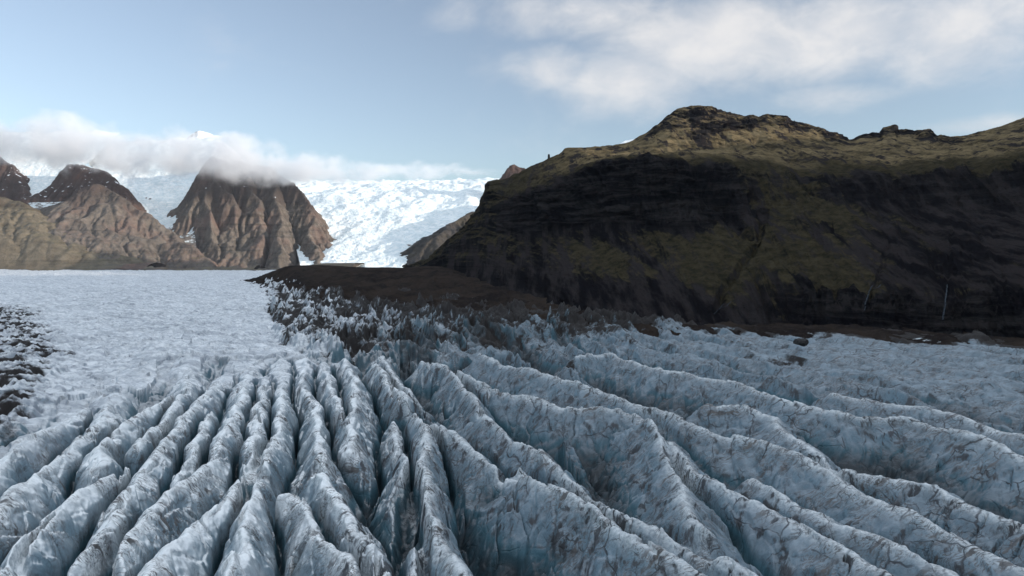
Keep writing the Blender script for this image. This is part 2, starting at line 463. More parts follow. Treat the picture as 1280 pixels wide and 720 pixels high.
def glacier():
    # fan of rows and columns, finest near the camera
    th = np.concatenate([np.radians(np.linspace(-62, -40, 160, endpoint=False)),
                         np.radians(np.linspace(-40, 40, 1250, endpoint=False)),
                         np.radians(np.linspace(40, 62, 160))])
    rs = [110.0]
    while rs[-1] < 9500:
        r = rs[-1]
        rs.append(r * (1 + 0.0021 * (1 + (r / 2600) ** 1.6) + (0.004 if r < 190 else 0)))
    rs = np.array(rs)
    R, TH = np.meshgrid(rs, th, indexing='ij')
    X = (R * np.sin(TH)); Y = (R * np.cos(TH))
    Y = np.minimum(Y, 6500 + 0.0005 * R)
    PX, PY = to_px(X, Y, 0.0 * X)
    k = 0.21 + 0.15 * ss(0, 250, X)
    S = X + k * Y; Tt = Y - 0.25 * X
    # warped position, so that traced crests wander
    WX = X + 2.6 * pn(X / 30, Y / 30, 3) + 1.1 * pn(X / 9, Y / 9, 5) + 0.4 * pn(X / 3.5, Y / 3.5, 6)
    WY = Y + 2.6 * pn(X / 30, Y / 30, 4) + 1.1 * pn(X / 9, Y / 9, 8)
    h = np.full(X.shape, -60.0)
    D = np.full(X.shape, 60.0)
    crest = np.zeros(X.shape)
    side = np.zeros(X.shape)
    near = Y < 1300
    h2 = np.full(X.shape, -90.0); who = np.full(X.shape, -1)
    for ci, (rd, sl, hh, pts) in enumerate(CRESTS):
        q = np.array([on_plane(a, b) for a, b in pts])
        for i in range(len(q) - 1):
            a, b = q[i], q[i + 1]
            lo = np.minimum(a, b) - 48; hi = np.maximum(a, b) + 48
            msk = near & (WX > lo[0]) & (WX < hi[0]) & (WY > lo[1]) & (WY < hi[1])
            ix = np.nonzero(msk)
            if not len(ix[0]): continue
            vx, vy = b - a; L2 = vx * vx + vy * vy
            px_, py_ = WX[ix] - a[0], WY[ix] - a[1]
            u = (px_ * vx + py_ * vy) / L2
            uc = np.clip(u, 0, 1)
            ex, ey = px_ - uc * vx, py_ - uc * vy
            d = np.hypot(ex, ey)
            ends = 0.0
            if i == 0: ends = np.maximum(-u, 0) * math.sqrt(L2)
            if rd >= 3.5:      # broad rounded top, sheer sides
                drop = 0.85 * (np.sqrt(d * d + 0.5) - 0.7) + np.minimum(d, 24) ** 2 / (2 * 1.95 * rd)
            else:              # sharp crest, long faces
                drop = 0.45 * np.minimum(d, rd) + sl * GS * np.sqrt(np.maximum(d - rd * 0.5, 0) ** 2 + 0.5) - sl * GS * 0.7
            z = hh + 4.0 * pn(WY[ix] / 62, 0 * WY[ix] + 7.7 * ci + 0.5, 62) - drop
            h1_, h2_, w_ = h[ix], h2[ix], who[ix]
            better = z > h1_
            other = w_ != ci
            h2[ix] = np.where(better & other, h1_, np.where(~better & other & (z > h2_), z, h2_))
            h[ix] = np.where(better, z, h1_)
            who[ix] = np.where(better, ci, w_)
            D[ix] = np.where(better, d, D[ix])
    print('crests', round(time.time() - T0, 1))
    # untraced ridges: long noise ridges running the same way
    w1 = 14 * pn(S / 90, Tt / 150, 11)
    n1 = pn((S + w1) / 62, Tt / 330, 21)
    n2 = pn((S + w1) / 27, Tt / 130, 22)
    n3 = pn((S + w1 * 0.6) / 12, Tt / 60, 23)
    hn = 1 - 46 * np.abs(n1) ** 0.9 - 11 * np.abs(n2) - 3.0 * np.abs(n3) + 4 * pn(X / 60, Y / 110, 24)
    traced = ss(62, 34, D)
    hn = hn - 26 * traced
    # open crevasse where two ridges meet
    gap = ss(9.5, 4.0, h - h2) * ss(-34, -12, h2)
    h = h - gap * lerp(17.0, 8.0, ss(-20, 70, X)) * (0.35 + 0.65 * ss(-0.35, 0.1, pn(X / 35, Y / 70, 64)))
    floor = -52 + 5 * pn(X / 20, Y / 40, 25) + 4 * ss(700, 1500, Y)
    floor = floor + 4 * ss(0, 120, X)
    # smooth max
    def smax(a, b, kk):
        return np.maximum(a, b) + np.maximum(kk - np.abs(a - b), 0) ** 2 / (4 * kk)
    hc = smax(smax(h, hn, 2.0), floor, 2.5)
    # ribs and flutes down the flanks
    dd = np.clip(-hc, 0, 24) / 24
    rib = ridged(Tt / 13 + 1.3 * pn(X / 15, Y / 15, 33), S / 60, 31, 2)
    hc += (rib - 0.55) * lerp(1.6, 4.2, ss(-60, 40, X)) * ss(0.05, 0.5, dd)
    hc += (ridged(X / 8.0, Y / 10.0, 41, 3) - 0.55) * 0.9 * (0.35 + dd)
    # slots cut along the crest tops and across them
    slot = np.abs(pn((S + w1) / 16, Tt / 75, 51))
    slotm = ss(0.13, 0.02, slot) * ss(0.1, 0.3, pn(X / 45, Y / 70, 52))
    hc -= 7.0 * slotm * ss(20, -20, X)
    cut = np.abs(pn(S / 60 + 0.4 * pn(X / 14, Y / 14, 54), Tt / 18, 53))
    cutm = ss(0.045, 0.0, cut) * ss(0.05, 0.25, pn(X / 40, Y / 40, 55))
    hc -= 3.5 * cutm
    hc += lerp(0.22, 0.4, ss(-90, 0, X)) * fbm(X / 5.5, Y / 5.5, 63, 4, 0.6)
    bw = 2.2 * pn(X / 13, Y / 13, 65); bv = 2.2 * pn(X / 13, Y / 13, 66)
    bk = blocks((S + bw) / 11, (Tt + bv) / 17, 141, 3.4, 0.9, 0.9)
    bk += 0.35 * blocks((S + bw) / 5.0, (Tt + bv) / 6.5, 143, 1.0, 0.3, 0.4)
    hc += bk * (0.45 + 0.75 * dd) + 0.5 * (ridged(X / 3.1, Y / 3.1, 67, 2) - 0.5)
    # big undulation along the ridges
    hc += 1.5 * pn(S / 30, Tt / 45, 61)
    # ---- where the crevasse field lies
    lim = np.interp(PX, [-400, 0, 60, 110, 150, 230, 320, 380, 420, 470, 560, 650, 800, 1000, 1280, 1700],
                    [560, 530, 505, 478, 466, 446, 442, 436, 425, 412, 400, 395, 398, 406, 420, 440])
    lim = lim + 15 * pn(X / 25, Y / 90, 71)
    cz = ss(-12, 60, PY - lim)
    cz = np.where(PX > 500, ss(-2, 6, PY - lim + 4), cz)
    fade_r = lerp(1.0, 0.84, ss(700, 1000, PX)) * lerp(1.0, 0.62, ss(760, 1100, PX) * ss(500, 430, PY))
    # smooth upper glacier: low hummocks drawn out by the flow
    A = ss(-500, 1500, -X + Y * 0.1)
    hs = (1.5 * fbm(S / 35, Tt / 22, 81, 4) + 0.9 * (ridged(S / 18, Tt / 9, 85, 3) - 0.5)) * lerp(1, 2.2, ss(900, 3000, Y))
    hs += bk * 0.8 + 3.8 * (ridged(S / 17, Tt / 34, 82, 4, 0.55) - 0.5) * (0.45 + 0.8 * ss(-0.3, 0.4, pn(X / 170, Y / 260, 83)))
    hs += 5 * pn(X / 260, Y / 200, 87) + 9 * fbm(X / 130, Y / 230, 84, 2) + 2.2 * (ridged(S / 120, Tt / 34, 86, 4) - 0.5)
    hs -= 6.0 * ss(0.09, 0.0, np.abs(pn(X / 80 + 3, Y / 46, 88))) * ss(-0.05, 0.25, pn(X / 170, Y / 260, 89))
    czg = np.maximum(cz, 0.16 * ss(-75, -5, PY - lim) * ss(500, 420, PX))
    H = lerp(hs, hc * fade_r, czg)
    # ---- tongue of rubble-covered ice in front of the moraine: fins
    up = np.interp(PX, [290, 320, 340, 380, 450, 560, 700, 760, 820, 900, 1100, 1280, 1500],
                   [340, 345, 352, 352, 362, 380, 388, 394, 396, 402, 410, 420, 430])
    dn = np.interp(PX, [290, 320, 340, 360, 420, 500, 600, 680, 760, 820, 900, 1100, 1280, 1500],
                   [346, 365, 400, 428, 446, 440, 428, 415, 412, 408, 408, 414, 424, 434])
    lft = ss(318, 345, PX + 14 * pn(X / 60, Y / 60, 92)) * ss(1000, 760, PX)
    fz = lft * ss(-8, 6, PY - up) * ss(14, -8, PY - dn + 6 * pn(X / 20, Y / 30, 93))
    fs = (X * 0.80 + Y * 0.38)
    ft = (-X * 0.6 + Y * 0.8)
    fw = 6 * pn(X / 40, Y / 40, 94)
    sc = lerp(1.0, 1.5, ss(900, 2200, Y))
    fin = ridged((fs + fw) / (31 * sc), ft / (95 * sc), 95, 4, 0.5)
    hf = (fin - 0.52) * 44 * sc * (0.45 + 1.0 * ss(-0.4, 0.5, pn(X / 75, Y / 100, 98))) + 4 + 7 * pn(X / 90, Y / 120, 96)
    hf += 2.0 * fbm(X / 9, Y / 12, 97, 3) + 1.3 * blocks((X + fw) / 13, Y / 18, 145, 3.5, 1.5, 1.0)
    H = lerp(H, hf, fz * 0.9)
    # ---- dirty seracs at the left edge
    lz = ss(118, 32, PX + 22 * pn(X / 50, Y / 50, 101) + 0.55 * np.abs(PY - 440)) * ss(372, 392, PY) * ss(560, 520, PY)
    hl = (1 - np.abs(pn(X / 17, Y / 22, 102)) * 2.2) * 10 + 4 * fbm(X / 8, Y / 8, 103, 4) - 3
    H = lerp(H, hl, lz * 0.85)
    # keep it low under the mountain foot, rise gently to the far side
    H += 0.0 * Y
    # ---- dust and rubble
    nb = fbm(X / 42, Y / 55, 111, 4)
    nb2 = fbm(X / 14, Y / 18, 115, 3)
    gxf = np.gradient(hf, axis=1)
    gxf = gxf / (np.std(gxf[:, 300:1200]) + 1e-6)
    deb = fz * (0.82 - (fin - 0.5) * 1.0 + 0.16 * np.clip(-gxf, -1.6, 1.6) + 0.34 * nb + 0.2 * nb2)
    deb = deb + fz * 0.5 * ss(48, 4, PY - up) * ss(350, 450, PX) - fz * 0.22 * ss(14, 0, dn - PY)
    spot = ss(0.25, 0.55, fbm(X / 45, Y / 90, 121, 3)) * ss(395, 405, PY) * ss(470, 425, PY) * ss(560, 700, PX)
    deb = np.maximum(deb, spot * (0.55 + 0.25 * nb2))
    for (bx, by, rx, ry) in [(395, 422, 26, 9), (362, 426, 20, 4), (455, 428, 26, 8), (665, 446, 26, 4), (700, 447, 30, 3),
                             (985, 445, 40, 4), (930, 440, 18, 3), (745, 405, 40, 5), (830, 402, 50, 3)]:
        e = np.hypot((PX - bx) / rx, (PY - by) / ry) + 0.4 * nb2
        deb = np.maximum(deb, ss(1.3, 0.5, e) * (0.62 + 0.35 * nb2))
    foot = np.interp(PX, [700, 800, 900, 1000, 1100, 1280, 1500], [404, 405, 409, 413, 418, 430, 440])
    deb = np.maximum(deb, ss(6, -2, PY - foot + 5 * nb) * ss(640, 760, PX))
    deb = np.maximum(deb, lz * (0.80 - 0.05 * hl + 0.45 * nb + 0.45 * nb2))
    deb = np.clip(deb, 0, 1)
    dirt = ss(380, 520, PX) * ss(360, 500, PY) * 0.75 + 0.15
    dirt = dirt + 0.5 * ss(400, 470, PX) * ss(640, 520, PX) * ss(520, 560, PY)
    dirt = np.clip(dirt + 0.25 * nb + 0.3 * lz, 0, 1)
    P = np.stack([X, Y, H], -1)
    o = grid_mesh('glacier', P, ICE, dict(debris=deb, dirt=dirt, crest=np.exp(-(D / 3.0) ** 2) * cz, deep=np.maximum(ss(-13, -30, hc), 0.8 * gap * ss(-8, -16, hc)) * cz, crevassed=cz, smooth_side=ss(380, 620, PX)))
    tag(o, 'broad grey blue glacier split into long parallel crevassed ridges', 'glacier', 'structure')
    print('glacier', X.shape, round(time.time() - T0, 1))

glacier()

# ------------------------------------------------------------------ nets: rows of points, lofted
def net(rows, cols, tvals, ts):
    """rows: list of (k,3+1) arrays [c, x, y, z]; returns P over ts x cols"""
    R = []
    for r in rows:
        r = np.asarray(r, float)
        R.append(curve(r[:, 0], r[:, 1:], cols))
    R = np.stack(R, 0)
    return curve(tvals, R, ts)

def prow(pts, world=()):
    """row of a net from photo pixels plus depth, then world points for what lies outside the frame"""
    out = [[p[0], *at(p[0], p[1], p[2])] for p in pts]
    out += [list(w) for w in world]
    return out

# ------------------------------------------------------------------ moraine
def moraine():
    cols = np.linspace(296, 1330, 900)
    crest = [(296, 352, 3500), (320, 348, 3300), (345, 339, 3050), (370, 332, 2900), (400, 331.5, 2800), (450, 334, 2600), (500, 334.5, 2450),
             (540, 333, 2300), (600, 345, 2000), (660, 362, 1650), (720, 380, 1420), (800, 396, 1180), (900, 402, 1080), (1000, 405, 1030), (1130, 409, 985), (1200, 414, 950), (1330, 428, 840)]
    mid = [(296, 353, 3300), (320, 351, 3100), (345, 349, 2700), (370, 347, 2350), (400, 349, 2150), (450, 354, 1900), (500, 360, 1720),
           (540, 366, 1600), (600, 376, 1450), (660, 386, 1290), (720, 394, 1180), (800, 401, 1100), (900, 406, 1040), (1000, 409, 1000), (1130, 413, 965), (1200, 418, 930), (1330, 432, 820)]
    front = [(296, 354.5, 3150), (320, 355, 2800), (345, 362, 2200), (370, 370, 1850), (400, 373, 1700), (450, 378, 1550), (500, 385, 1380),
             (540, 390, 1280), (600, 396, 1180), (660, 401, 1100), (720, 404, 1060), (800, 407, 1030), (900, 409.5, 1005), (1000, 413, 970), (1130, 418, 920), (1200, 424, 870), (1330, 437, 780)]
    edge = [(c, *(at(c, y + 3, d * 0.93) + np.array([0, 0, -26]))) for c, y, d in front]
    back = [(c, *(at(c, y, d) + np.array([0, 500, -90]))) for c, y, d in crest]
    ts = np.concatenate([np.linspace(0, 3, 420), np.linspace(3.02, 4, 30)])
    P = net([edge, prow(front), prow(mid), prow(crest), back], cols, [0, 1, 2, 3, 4], ts)
    x, y = P[..., 0], P[..., 1]
    T = ts[:, None] + 0 * x
    dz = 16 * (ridged(x / 70, y / 110, 211, 4) - 0.5) + 3.0 * fbm(x / 22, y / 30, 215, 4) + 1.2 * fbm(x / 7, y / 9, 217, 3)
    amp = ss(3.05, 2.4, T) * 0.9 + 0.12
    P[..., 2] += dz * amp * lerp(1.0, 0.55, ss(750, 900, cols)[None, :])
    ice = ss(1.9, 0.6, T) * (0.12 + 0.35 * fbm(x / 25, y / 40, 221, 4)) * 1.0
    ice = ice + ss(820, 1000, cols)[None, :] * 0.18
    ice = np.where((x > 0) & (T > 1.9), 0, ice)
    o = grid_mesh('moraine', P, MORAINE, dict(ice=ice))
    tag(o, 'dark brown rubble mound of the moraine between glacier and mountain', 'moraine', 'structure')
moraine()

# ------------------------------------------------------------------ right mountain
RM = {}
def right_mountain():
    W0 = 1400
    foot = [(505, 352, 2750), (520, 350, 2600), (560, 372, 2000), (590, 385, 1750), (612, 390, 1600), (640, 395, 1500), (700, 400, 1300), (760, 402, 1180),
            (820, 404, 1090), (870, 406, 1060), (930, 408, 1040), (985, 410, 1010), (1040, 412, 1000), (1120, 415, 970), (1200, 419, 930), (1280, 425, 860), (W0, 434, 790)]
    low = [(505, 345, 2800), (520, 341, 2680), (560, 345, 2150), (590, 345, 1900), (612, 342, 1790), (640, 338, 1690), (700, 333, 1510), (760, 336, 1390), (820, 340, 1280), (870, 346, 1225),
           (930, 350, 1200), (985, 352, 1160), (1040, 356, 1130), (1120, 362, 1080), (1200, 362, 1030), (1280, 362, 960), (W0, 366, 880)]
    base = [(505, 341, 2850), (520, 337, 2720), (560, 325, 2250), (590, 308, 2050), (612, 298, 1960), (640, 292, 1860), (700, 290, 1680), (760, 285, 1570), (820, 280, 1490), (870, 275, 1470),
            (930, 268, 1480), (985, 262, 1480), (1040, 258, 1470), (1120, 258, 1420), (1200, 258, 1370), (1280, 258, 1290), (W0, 258, 1180)]
    edge = [(505, 338, 2900), (520, 334, 2760), (560, 312, 2330), (590, 290, 2120), (612, 266, 2040), (640, 250, 1930), (675, 238, 1820), (700, 228, 1760), (750, 209, 1660), (800, 204, 1600), (830, 203, 1585), (870, 206, 1590),
            (930, 214, 1600), (985, 222, 1610), (1040, 222, 1590), (1120, 218, 1540), (1200, 210, 1480), (1280, 202, 1400), (W0, 192, 1290)]
    bench = [(505, 336, 2950), (520, 331, 2800), (560, 306, 2420), (590, 281, 2220), (612, 246, 2160), (640, 236, 2080), (700, 212, 1950), (750, 199, 1880), (800, 194, 1880), (830, 191, 1900), (870, 187, 1950),
             (930, 186, 1980), (985, 188, 1980), (1040, 192, 1960), (1120, 192, 1880), (1200, 190, 1800), (1280, 183, 1700), (W0, 170, 1600)]
    top = [(505, 334, 3050), (520, 329, 2900), (535, 326.5, 2800), (548, 312, 2700), (560, 300, 2600), (575, 288, 2500), (590, 270, 2420), (600, 256, 2370), (606, 243, 2350), (609, 231, 2340), (614, 227, 2340), (628, 225.5, 2340), (636, 223.5, 2345), (641, 220, 2350), (650, 217, 2360), (660, 212, 2370),
           (686, 201, 2400), (703, 193, 2420), (708, 188, 2430), (740, 188, 2460), (765, 186, 2480), (785, 183, 2500), (800, 175, 2520), (818, 164, 2540), (828, 155, 2550), (835, 147, 2555), (842, 142, 2560), (856, 137, 2570), (880, 135, 2590), (892, 137, 2600), (905, 143, 2610), (930, 147, 2620), (950, 149, 2630), (962, 147, 2630), (984, 148, 2640), (989, 153, 2640),
           (1010, 159, 2640), (1030, 165, 2640), (1045, 171, 2640), (1062, 179, 2640), (1080, 173, 2620), (1099, 170, 2600), (1104, 163, 2600), (1117, 162, 2590), (1121, 168, 2590), (1140, 168, 2580), (1158, 166, 2560), (1170, 173, 2540),
           (1190, 176, 2500), (1206, 173, 2460), (1222, 169, 2430), (1250, 161, 2380), (1280, 150, 2320), (1330, 132, 2240), (W0, 112, 2150)]
    def w(*pts): return [(W0 + 200 + 200 * i, *p) for i, p in enumerate(pts)]
    rows = [
        [(c, *(at(c, y, d) + np.array([0, -60, -50]))) for c, y, d in foot] + w((1010, 330, -60), (1120, -150, -60), (1150, -1000, -60), (1100, -3200, -60)),
        prow(foot, w((1060, 400, 0), (1180, -100, 0), (1210, -1000, 0), (1160, -3200, 0))),
        prow(low, w((1170, 470, 110), (1290, -60, 120), (1330, -1000, 120), (1300, -3200, 120))),
        prow(base, w((1500, 700, 260), (1640, 60, 280), (1680, -1000, 280), (1650, -3200, 280))),
        prow(edge, w((1650, 760, 360), (1800, 100, 400), (1850, -1000, 400), (1800, -3200, 400))),
        prow(bench, w((2000, 950, 440), (2150, 200, 480), (2200, -1000, 500), (2150, -3200, 480))),
        prow(top, w((2700, 1350, 760), (2900, 400, 800), (3000, -1000, 820), (2900, -3200, 800))),
        [(c, *(at(c, y, d) + np.array([250, 500, -70]))) for c, y, d in top] + w((3200, 1700, 700), (3400, 500, 720), (3500, -1000, 740), (3400, -3200, 700)),
        [(c, *(at(c, y, d) + np.array([900, 1500, -450]))) for c, y, d in top] + w((4200, 2500, 100), (4400, 700, 100), (4500, -1000, 100), (4400, -3200, 100)),
    ]
    cols = np.concatenate([np.linspace(505, W0, 1250), np.linspace(W0 + 4, W0 + 800, 160)])
    tv = [0, 1, 2, 3, 4, 5, 6, 7, 8]
    ts = np.concatenate([np.linspace(0, 1, 20, endpoint=False), np.linspace(1, 2, 110, endpoint=False), np.linspace(2, 3, 120, endpoint=False), np.linspace(3, 4, 130, endpoint=False),
                         np.linspace(4, 5, 90, endpoint=False), np.linspace(5, 6, 130, endpoint=False), np.linspace(6, 8, 60)])
    P = net(rows, cols, tv, ts)
    N = normals(P)
    N *= np.sign(-N[..., 1:2] + 0.3 * N[..., 2:3] + 1e-9) * 1.0
    T = ts[:, None] + 0 * P[..., 0]; C = cols[None, :] + 0 * P[..., 0]
    x, y, z = P[..., 0], P[..., 1], P[..., 2]
    A = C * 1.9 + 0.25 * y      # metres along the wall, about
    # how rocky each band is
    j = 0.42 * fbm(A / 190, z / 150, 301, 4)
    Tj = T + j
    cliff = ss(2.85, 3.1, Tj) * ss(4.25, 3.95, Tj) * lerp(0.32, 1.0, ss(600, 690, C) * ss(960, 880, C))
    lowc = ss(0.95, 1.05, Tj) * ss(2.1, 1.8, Tj) * ss(900, 1040, C)
    capc = ss(5.35, 5.6, Tj) * ss(6.3, 6.0, Tj) * ss(800, 840, C) * ss(1240, 1150, C)
    tipc = ss(640, 610, C) * ss(4.0, 5.0, T) * 0.8
    rock = np.clip(cliff + lowc + capc + tipc, 0, 1)
    # buttresses and gullies run down the slope
    gl = ridged(A / 95 + 0.35 * pn(A / 60, z / 60, 310), z / 420, 311, 4, 0.55)
    gl2 = ridged(A / 34 + 0.5 * pn(A / 40, z / 40, 315), z / 200, 316, 3)
    capk = lerp(1.0, 0.35, ss(5.0, 5.4, T))
    disp = capk * (gl - 0.55) * lerp(13, 58, rock) * ss(0.9, 1.5, T) * ss(6.05, 5.6, T)
    disp += capk * (gl2 - 0.55) * lerp(5, 18, rock) * ss(0.9, 1.4, T) * ss(6.05, 5.7, T)
    disp += fbm(A / 30, z / 26, 321, 5, 0.55) * lerp(3, 8, rock) * ss(6.1, 5.8, T)
    # lava beds: stepped ledges
    zz = z / 23 + 0.5 * pn(A / 200, z / 90, 331) + 0.25 * pn(A / 45, z / 60, 332)
    f = zz - np.floor(zz)
    led = np.where(f < 0.75, f / 0.75, 1 - (f - 0.75) / 0.25) - 0.5
    disp -= led * lerp(1.0, 6, rock) * (0.3 + 0.9 * ss(-0.3, 0.5, fbm(A / 200, z / 80, 379, 2))) * ss(0.9, 1.3, T) * ss(6.2, 5.9, T)
    # the tributary gully
    for (pl, wd, dp) in [([(955, 262), (948, 300), (925, 335), (905, 362), (893, 392)], 7, 12), ([(1112, 300), (1098, 345), (1086, 372), (1080, 398)], 4, 5), ([(1190, 290), (1184, 345), (1182, 378), (1178, 405)], 4, 5),
                         ([(860, 225), (905, 262), (935, 300)], 16, 16)]:
        PXv, PYv = to_px(x, y, z)
        pl = np.array(pl, float)
        xc = np.interp(PYv, pl[:, 1], pl[:, 0], left=9e9, right=9e9)
        e = np.abs(PXv - xc + 3 * pn(A / 20, z / 20, 341)) / wd
        disp -= dp * ss(1.2, 0.0, e) * ss(0.9, 1.2, T)
    P = P + N * disp[..., None]
    # crest roughness
    P[..., 2] += (2.6 * fbm(A / 22, y / 40, 351, 4) + 1.5 * (ridged(A / 12, y / 30, 355, 2) - 0.5)) * ss(5.0, 5.9, T) * ss(7.5, 6.2, T)
    P[..., 2] += 8 * (fbm(x / 60, y / 60, 357, 4)) * ss(4.1, 4.5, T) * ss(5.9, 5.5, T)
    # ground cover
    up = ss(4.0, 4.3, Tj) 
    grass = 0.27 + 0.43 * up - 0.45 * capc - 0.6 * cliff - 0.3 * lowc
    midg = ss(1.85, 2.15, Tj) * ss(3.1, 2.75, Tj)
    grass += midg * (0.27 * ss(650, 760, C) * ss(1280, 1000, C) + 0.2) 
    grass -= 0.75 * ss(1040, 1180, C + 40 * fbm(A / 150, z / 200, 371, 3)) * ss(4.2, 3.6, Tj)
    grass += 0.22 * ss(880, 930, C) * ss(1090, 1030, C) * ss(2.6, 3.1, Tj) * ss(4.1, 3.6, Tj)
    grass += 1.1 * fbm(A / 230 + z / 300, z / 140, 373, 5) * ss(4.6, 4.2, Tj)
    fan = ridged((A + 0.8 * z) / 150, z / 900, 377, 3)
    grass -= 0.9 * ss(0.72, 0.9, fan) * ss(3.3, 2.6, Tj)
    grass -= 0.9 * ss(2.0, 1.6, Tj) * lerp(1, 0.35, ss(820, 900, C) * ss(1080, 1020, C))
    grass += 0.55 * ss(700, 590, C) * ss(2.3, 2.9, Tj) + 0.32 * ss(900, 980, C) * ss(3.3, 3.7, Tj) * ss(4.6, 4.2, Tj)
    scree = np.clip(1 - rock, 0, 1)
    lit_mead = np.clip(ss(4.3, 4.8, Tj) * ss(640, 760, C), 0, 1)  # where the grass gets its painted sunlit tone
    o = grid_mesh('mountain', P, BASALT, dict(grass=np.clip(grass, -0.6, 1.2), scree=scree, sunlit_meadow=lit_mead))
    tag(o, 'dark mossy basalt mountain in shade with flat topped summit on the right', 'mountain', 'structure')
    RM.update(P=P, cols=cols, ts=ts, N=N)
right_mountain()
print('right mountain', round(time.time() - T0, 1))

# ------------------------------------------------------------------ mountains built round ridge lines
def erode(H, dx, n, K, base):
    """rain erosion: water follows the steepest way down and cuts in proportion to the root of its catchment"""
    ny, nx = H.shape
    nb = [(-1, 0, 1.0), (1, 0, 1.0), (0, -1, 1.0), (0, 1, 1.0), (-1, -1, 1.4142), (-1, 1, 1.4142), (1, -1, 1.4142), (1, 1, 1.4142)]
    idx = np.arange(ny * nx).reshape(ny, nx)
    rg = np.random.RandomState(3)
    for it in range(n):
        Hp = np.pad(H + rg.rand(ny, nx) * 0.4, 1, constant_values=1e6)
        Ip = np.pad(idx, 1)
        best = np.zeros(H.shape); rec = idx.copy(); dist = np.ones(H.shape)
        C = Hp[1:-1, 1:-1]
        for dy, dxx, l in nb:
            q = Hp[1 + dy:ny + 1 + dy, 1 + dxx:nx + 1 + dxx]
            sl = (C - q) / l
            b = sl > best
            best = np.where(b, sl, best); rec = np.where(b, Ip[1 + dy:ny + 1 + dy, 1 + dxx:nx + 1 + dxx], rec); dist = np.where(b, l, dist)
        r = rec.reshape(-1).tolist()
        order = np.argsort(-C.reshape(-1)).tolist()
        A = [dx * dx] * (nx * ny)
        for i in order:
            j = r[i]
            if j != i: A[j] += A[i]
        F = (K * np.sqrt(np.array(A)) / (dx * dist.reshape(-1))).tolist()
        z = H.reshape(-1).tolist()
        for i in reversed(order):
            j = r[i]
            if j != i and z[j] < z[i]:
                f = F[i]; z[i] = (z[i] + f * z[j]) / (1 + f)
        H = np.array(z).reshape(ny, nx)
        # loose slopes creep
        P = np.pad(H, 1, mode='edge')
        H = H + 0.012 * (P[:-2, 1:-1] + P[2:, 1:-1] + P[1:-1, :-2] + P[1:-1, 2:] - 4 * H)
    return H

def zoom2(H, k):
    ny, nx = H.shape
    a = curve(np.arange(ny), H, np.linspace(0, ny - 1, (ny - 1) * k + 1))
    return curve(np.arange(nx), a.T, np.linspace(0, nx - 1, (nx - 1) * k + 1)).T

def ridge_mountain(name, label, mat, ridges, step, slope, foot=-30, seed=0, gully=1.0, margin=600, ymin=6530, moss=None, snow=None, jag=1.0, yoff=500, cut=32):
    """ridges: list of (slope factor, [(px,py,Y)...]); terrain falls away from the ridge lines"""
    L = [(k, at(*(np.array(p, float) + np.array([0, 0, yoff])).T)) for k, p in ridges]
    allp = np.concatenate([p for _, p in L])
    zmax = allp[:, 2].max()
    x0, x1 = allp[:, 0].min() - margin, allp[:, 0].max() + margin
    y0, y1 = max(ymin, allp[:, 1].min() - zmax * 1.5), allp[:, 1].max() + margin
    xs = np.arange(x0, x1, step * 2); ys = np.arange(y0, y1, step * 2)
    X, Y = np.meshgrid(xs, ys)
    WX = X + 70 * pn(X / 330, Y / 330, seed + 1) + 26 * pn(X / 110, Y / 110, seed + 2) + 9 * pn(X / 40, Y / 40, seed + 5)
    WY = Y + 70 * pn(X / 330, Y / 330, seed + 3) + 26 * pn(X / 110, Y / 110, seed + 4) + 9 * pn(X / 40, Y / 40, seed + 6)
    H = np.full(X.shape, -500.0); D = np.full(X.shape, 1e4); U = np.zeros(X.shape)
    off = 0.0
    for k, q in L:
        for i in range(len(q) - 1):
            a, b = q[i], q[i + 1]
            v = b - a; L2 = v[0] ** 2 + v[1] ** 2 + 1e-6
            u0 = ((WX - a[0]) * v[0] + (WY - a[1]) * v[1]) / L2
            u = np.clip(u0, 0, 1)
            d = np.hypot(WX - a[0] - u * v[0], WY - a[1] - u * v[1])
            z = a[2] + u * v[2] - k * slope * (0.55 * d + 0.45 * 600 * (1 - np.exp(-d / 600)))
            bt = z > H
            H = np.where(bt, z, H); D = np.where(bt, d, D); U = np.where(bt, off + u * math.sqrt(L2), U)
            off += math.sqrt(L2)
        off += 500
    am = ss(0, 380, D)
    g = ridged(U / 190 + 0.3 * pn(X / 160, Y / 160, seed + 9), D / 1500, seed + 7, 3, 0.55) - 0.6
    g2 = ridged(X / 420, Y / 420, seed + 13, 5, 0.5) - 0.55
    H += gully * (g * 45 * am + g2 * lerp(20 * jag, 70, am)) + lerp(18, 50, am) * fbm(X / 150, Y / 150, seed + 12, 6, 0.6)
    H = np.maximum(H, foot + 0.01 * D)
    if cut: H = erode(H, step * 2, cut, 0.024 * (0.4 + 0.6 * gully), foot)
    H = zoom2(H, 2)
    X, Y = np.meshgrid(np.linspace(xs[0], xs[-1], H.shape[1]), np.linspace(ys[0], ys[-1], H.shape[0]))
    gx, gy = np.gradient(H, step)
    sl = ss(0.5, 1.2, np.hypot(gx, gy))
    H += sl * (fbm(X / 50, Y / 50, seed + 17, 4) * 16 + (ridged(X / 95, Y / 95, seed + 18, 4, 0.6) - 0.5) * 40) * jag
    zz = H / 55 + 0.6 * pn(X / 400, Y / 400, seed + 21)
    f = zz - np.floor(zz)
    H += sl * (np.where(f < 0.5, f * 0.4, 0.2 + (f - 0.5) * 1.6) - f) * 26 * jag
    H = np.maximum(H, foot)
    H = foot + (H - foot) * ss(ymin - 10, ymin + 420, Y)
    A = {}
    gx, gy = np.gradient(H, step)
    sl = np.hypot(gx, gy)
    A['moss'] = np.zeros(X.shape) if moss is None else moss(X, Y, H, sl)
    A['snow'] = np.zeros(X.shape) if snow is None else snow(X, Y, H, sl)
    o = grid_mesh(name, np.stack([X, Y, H], -1), mat, A)
    tag(o, label, 'mountain', 'structure')
    return o

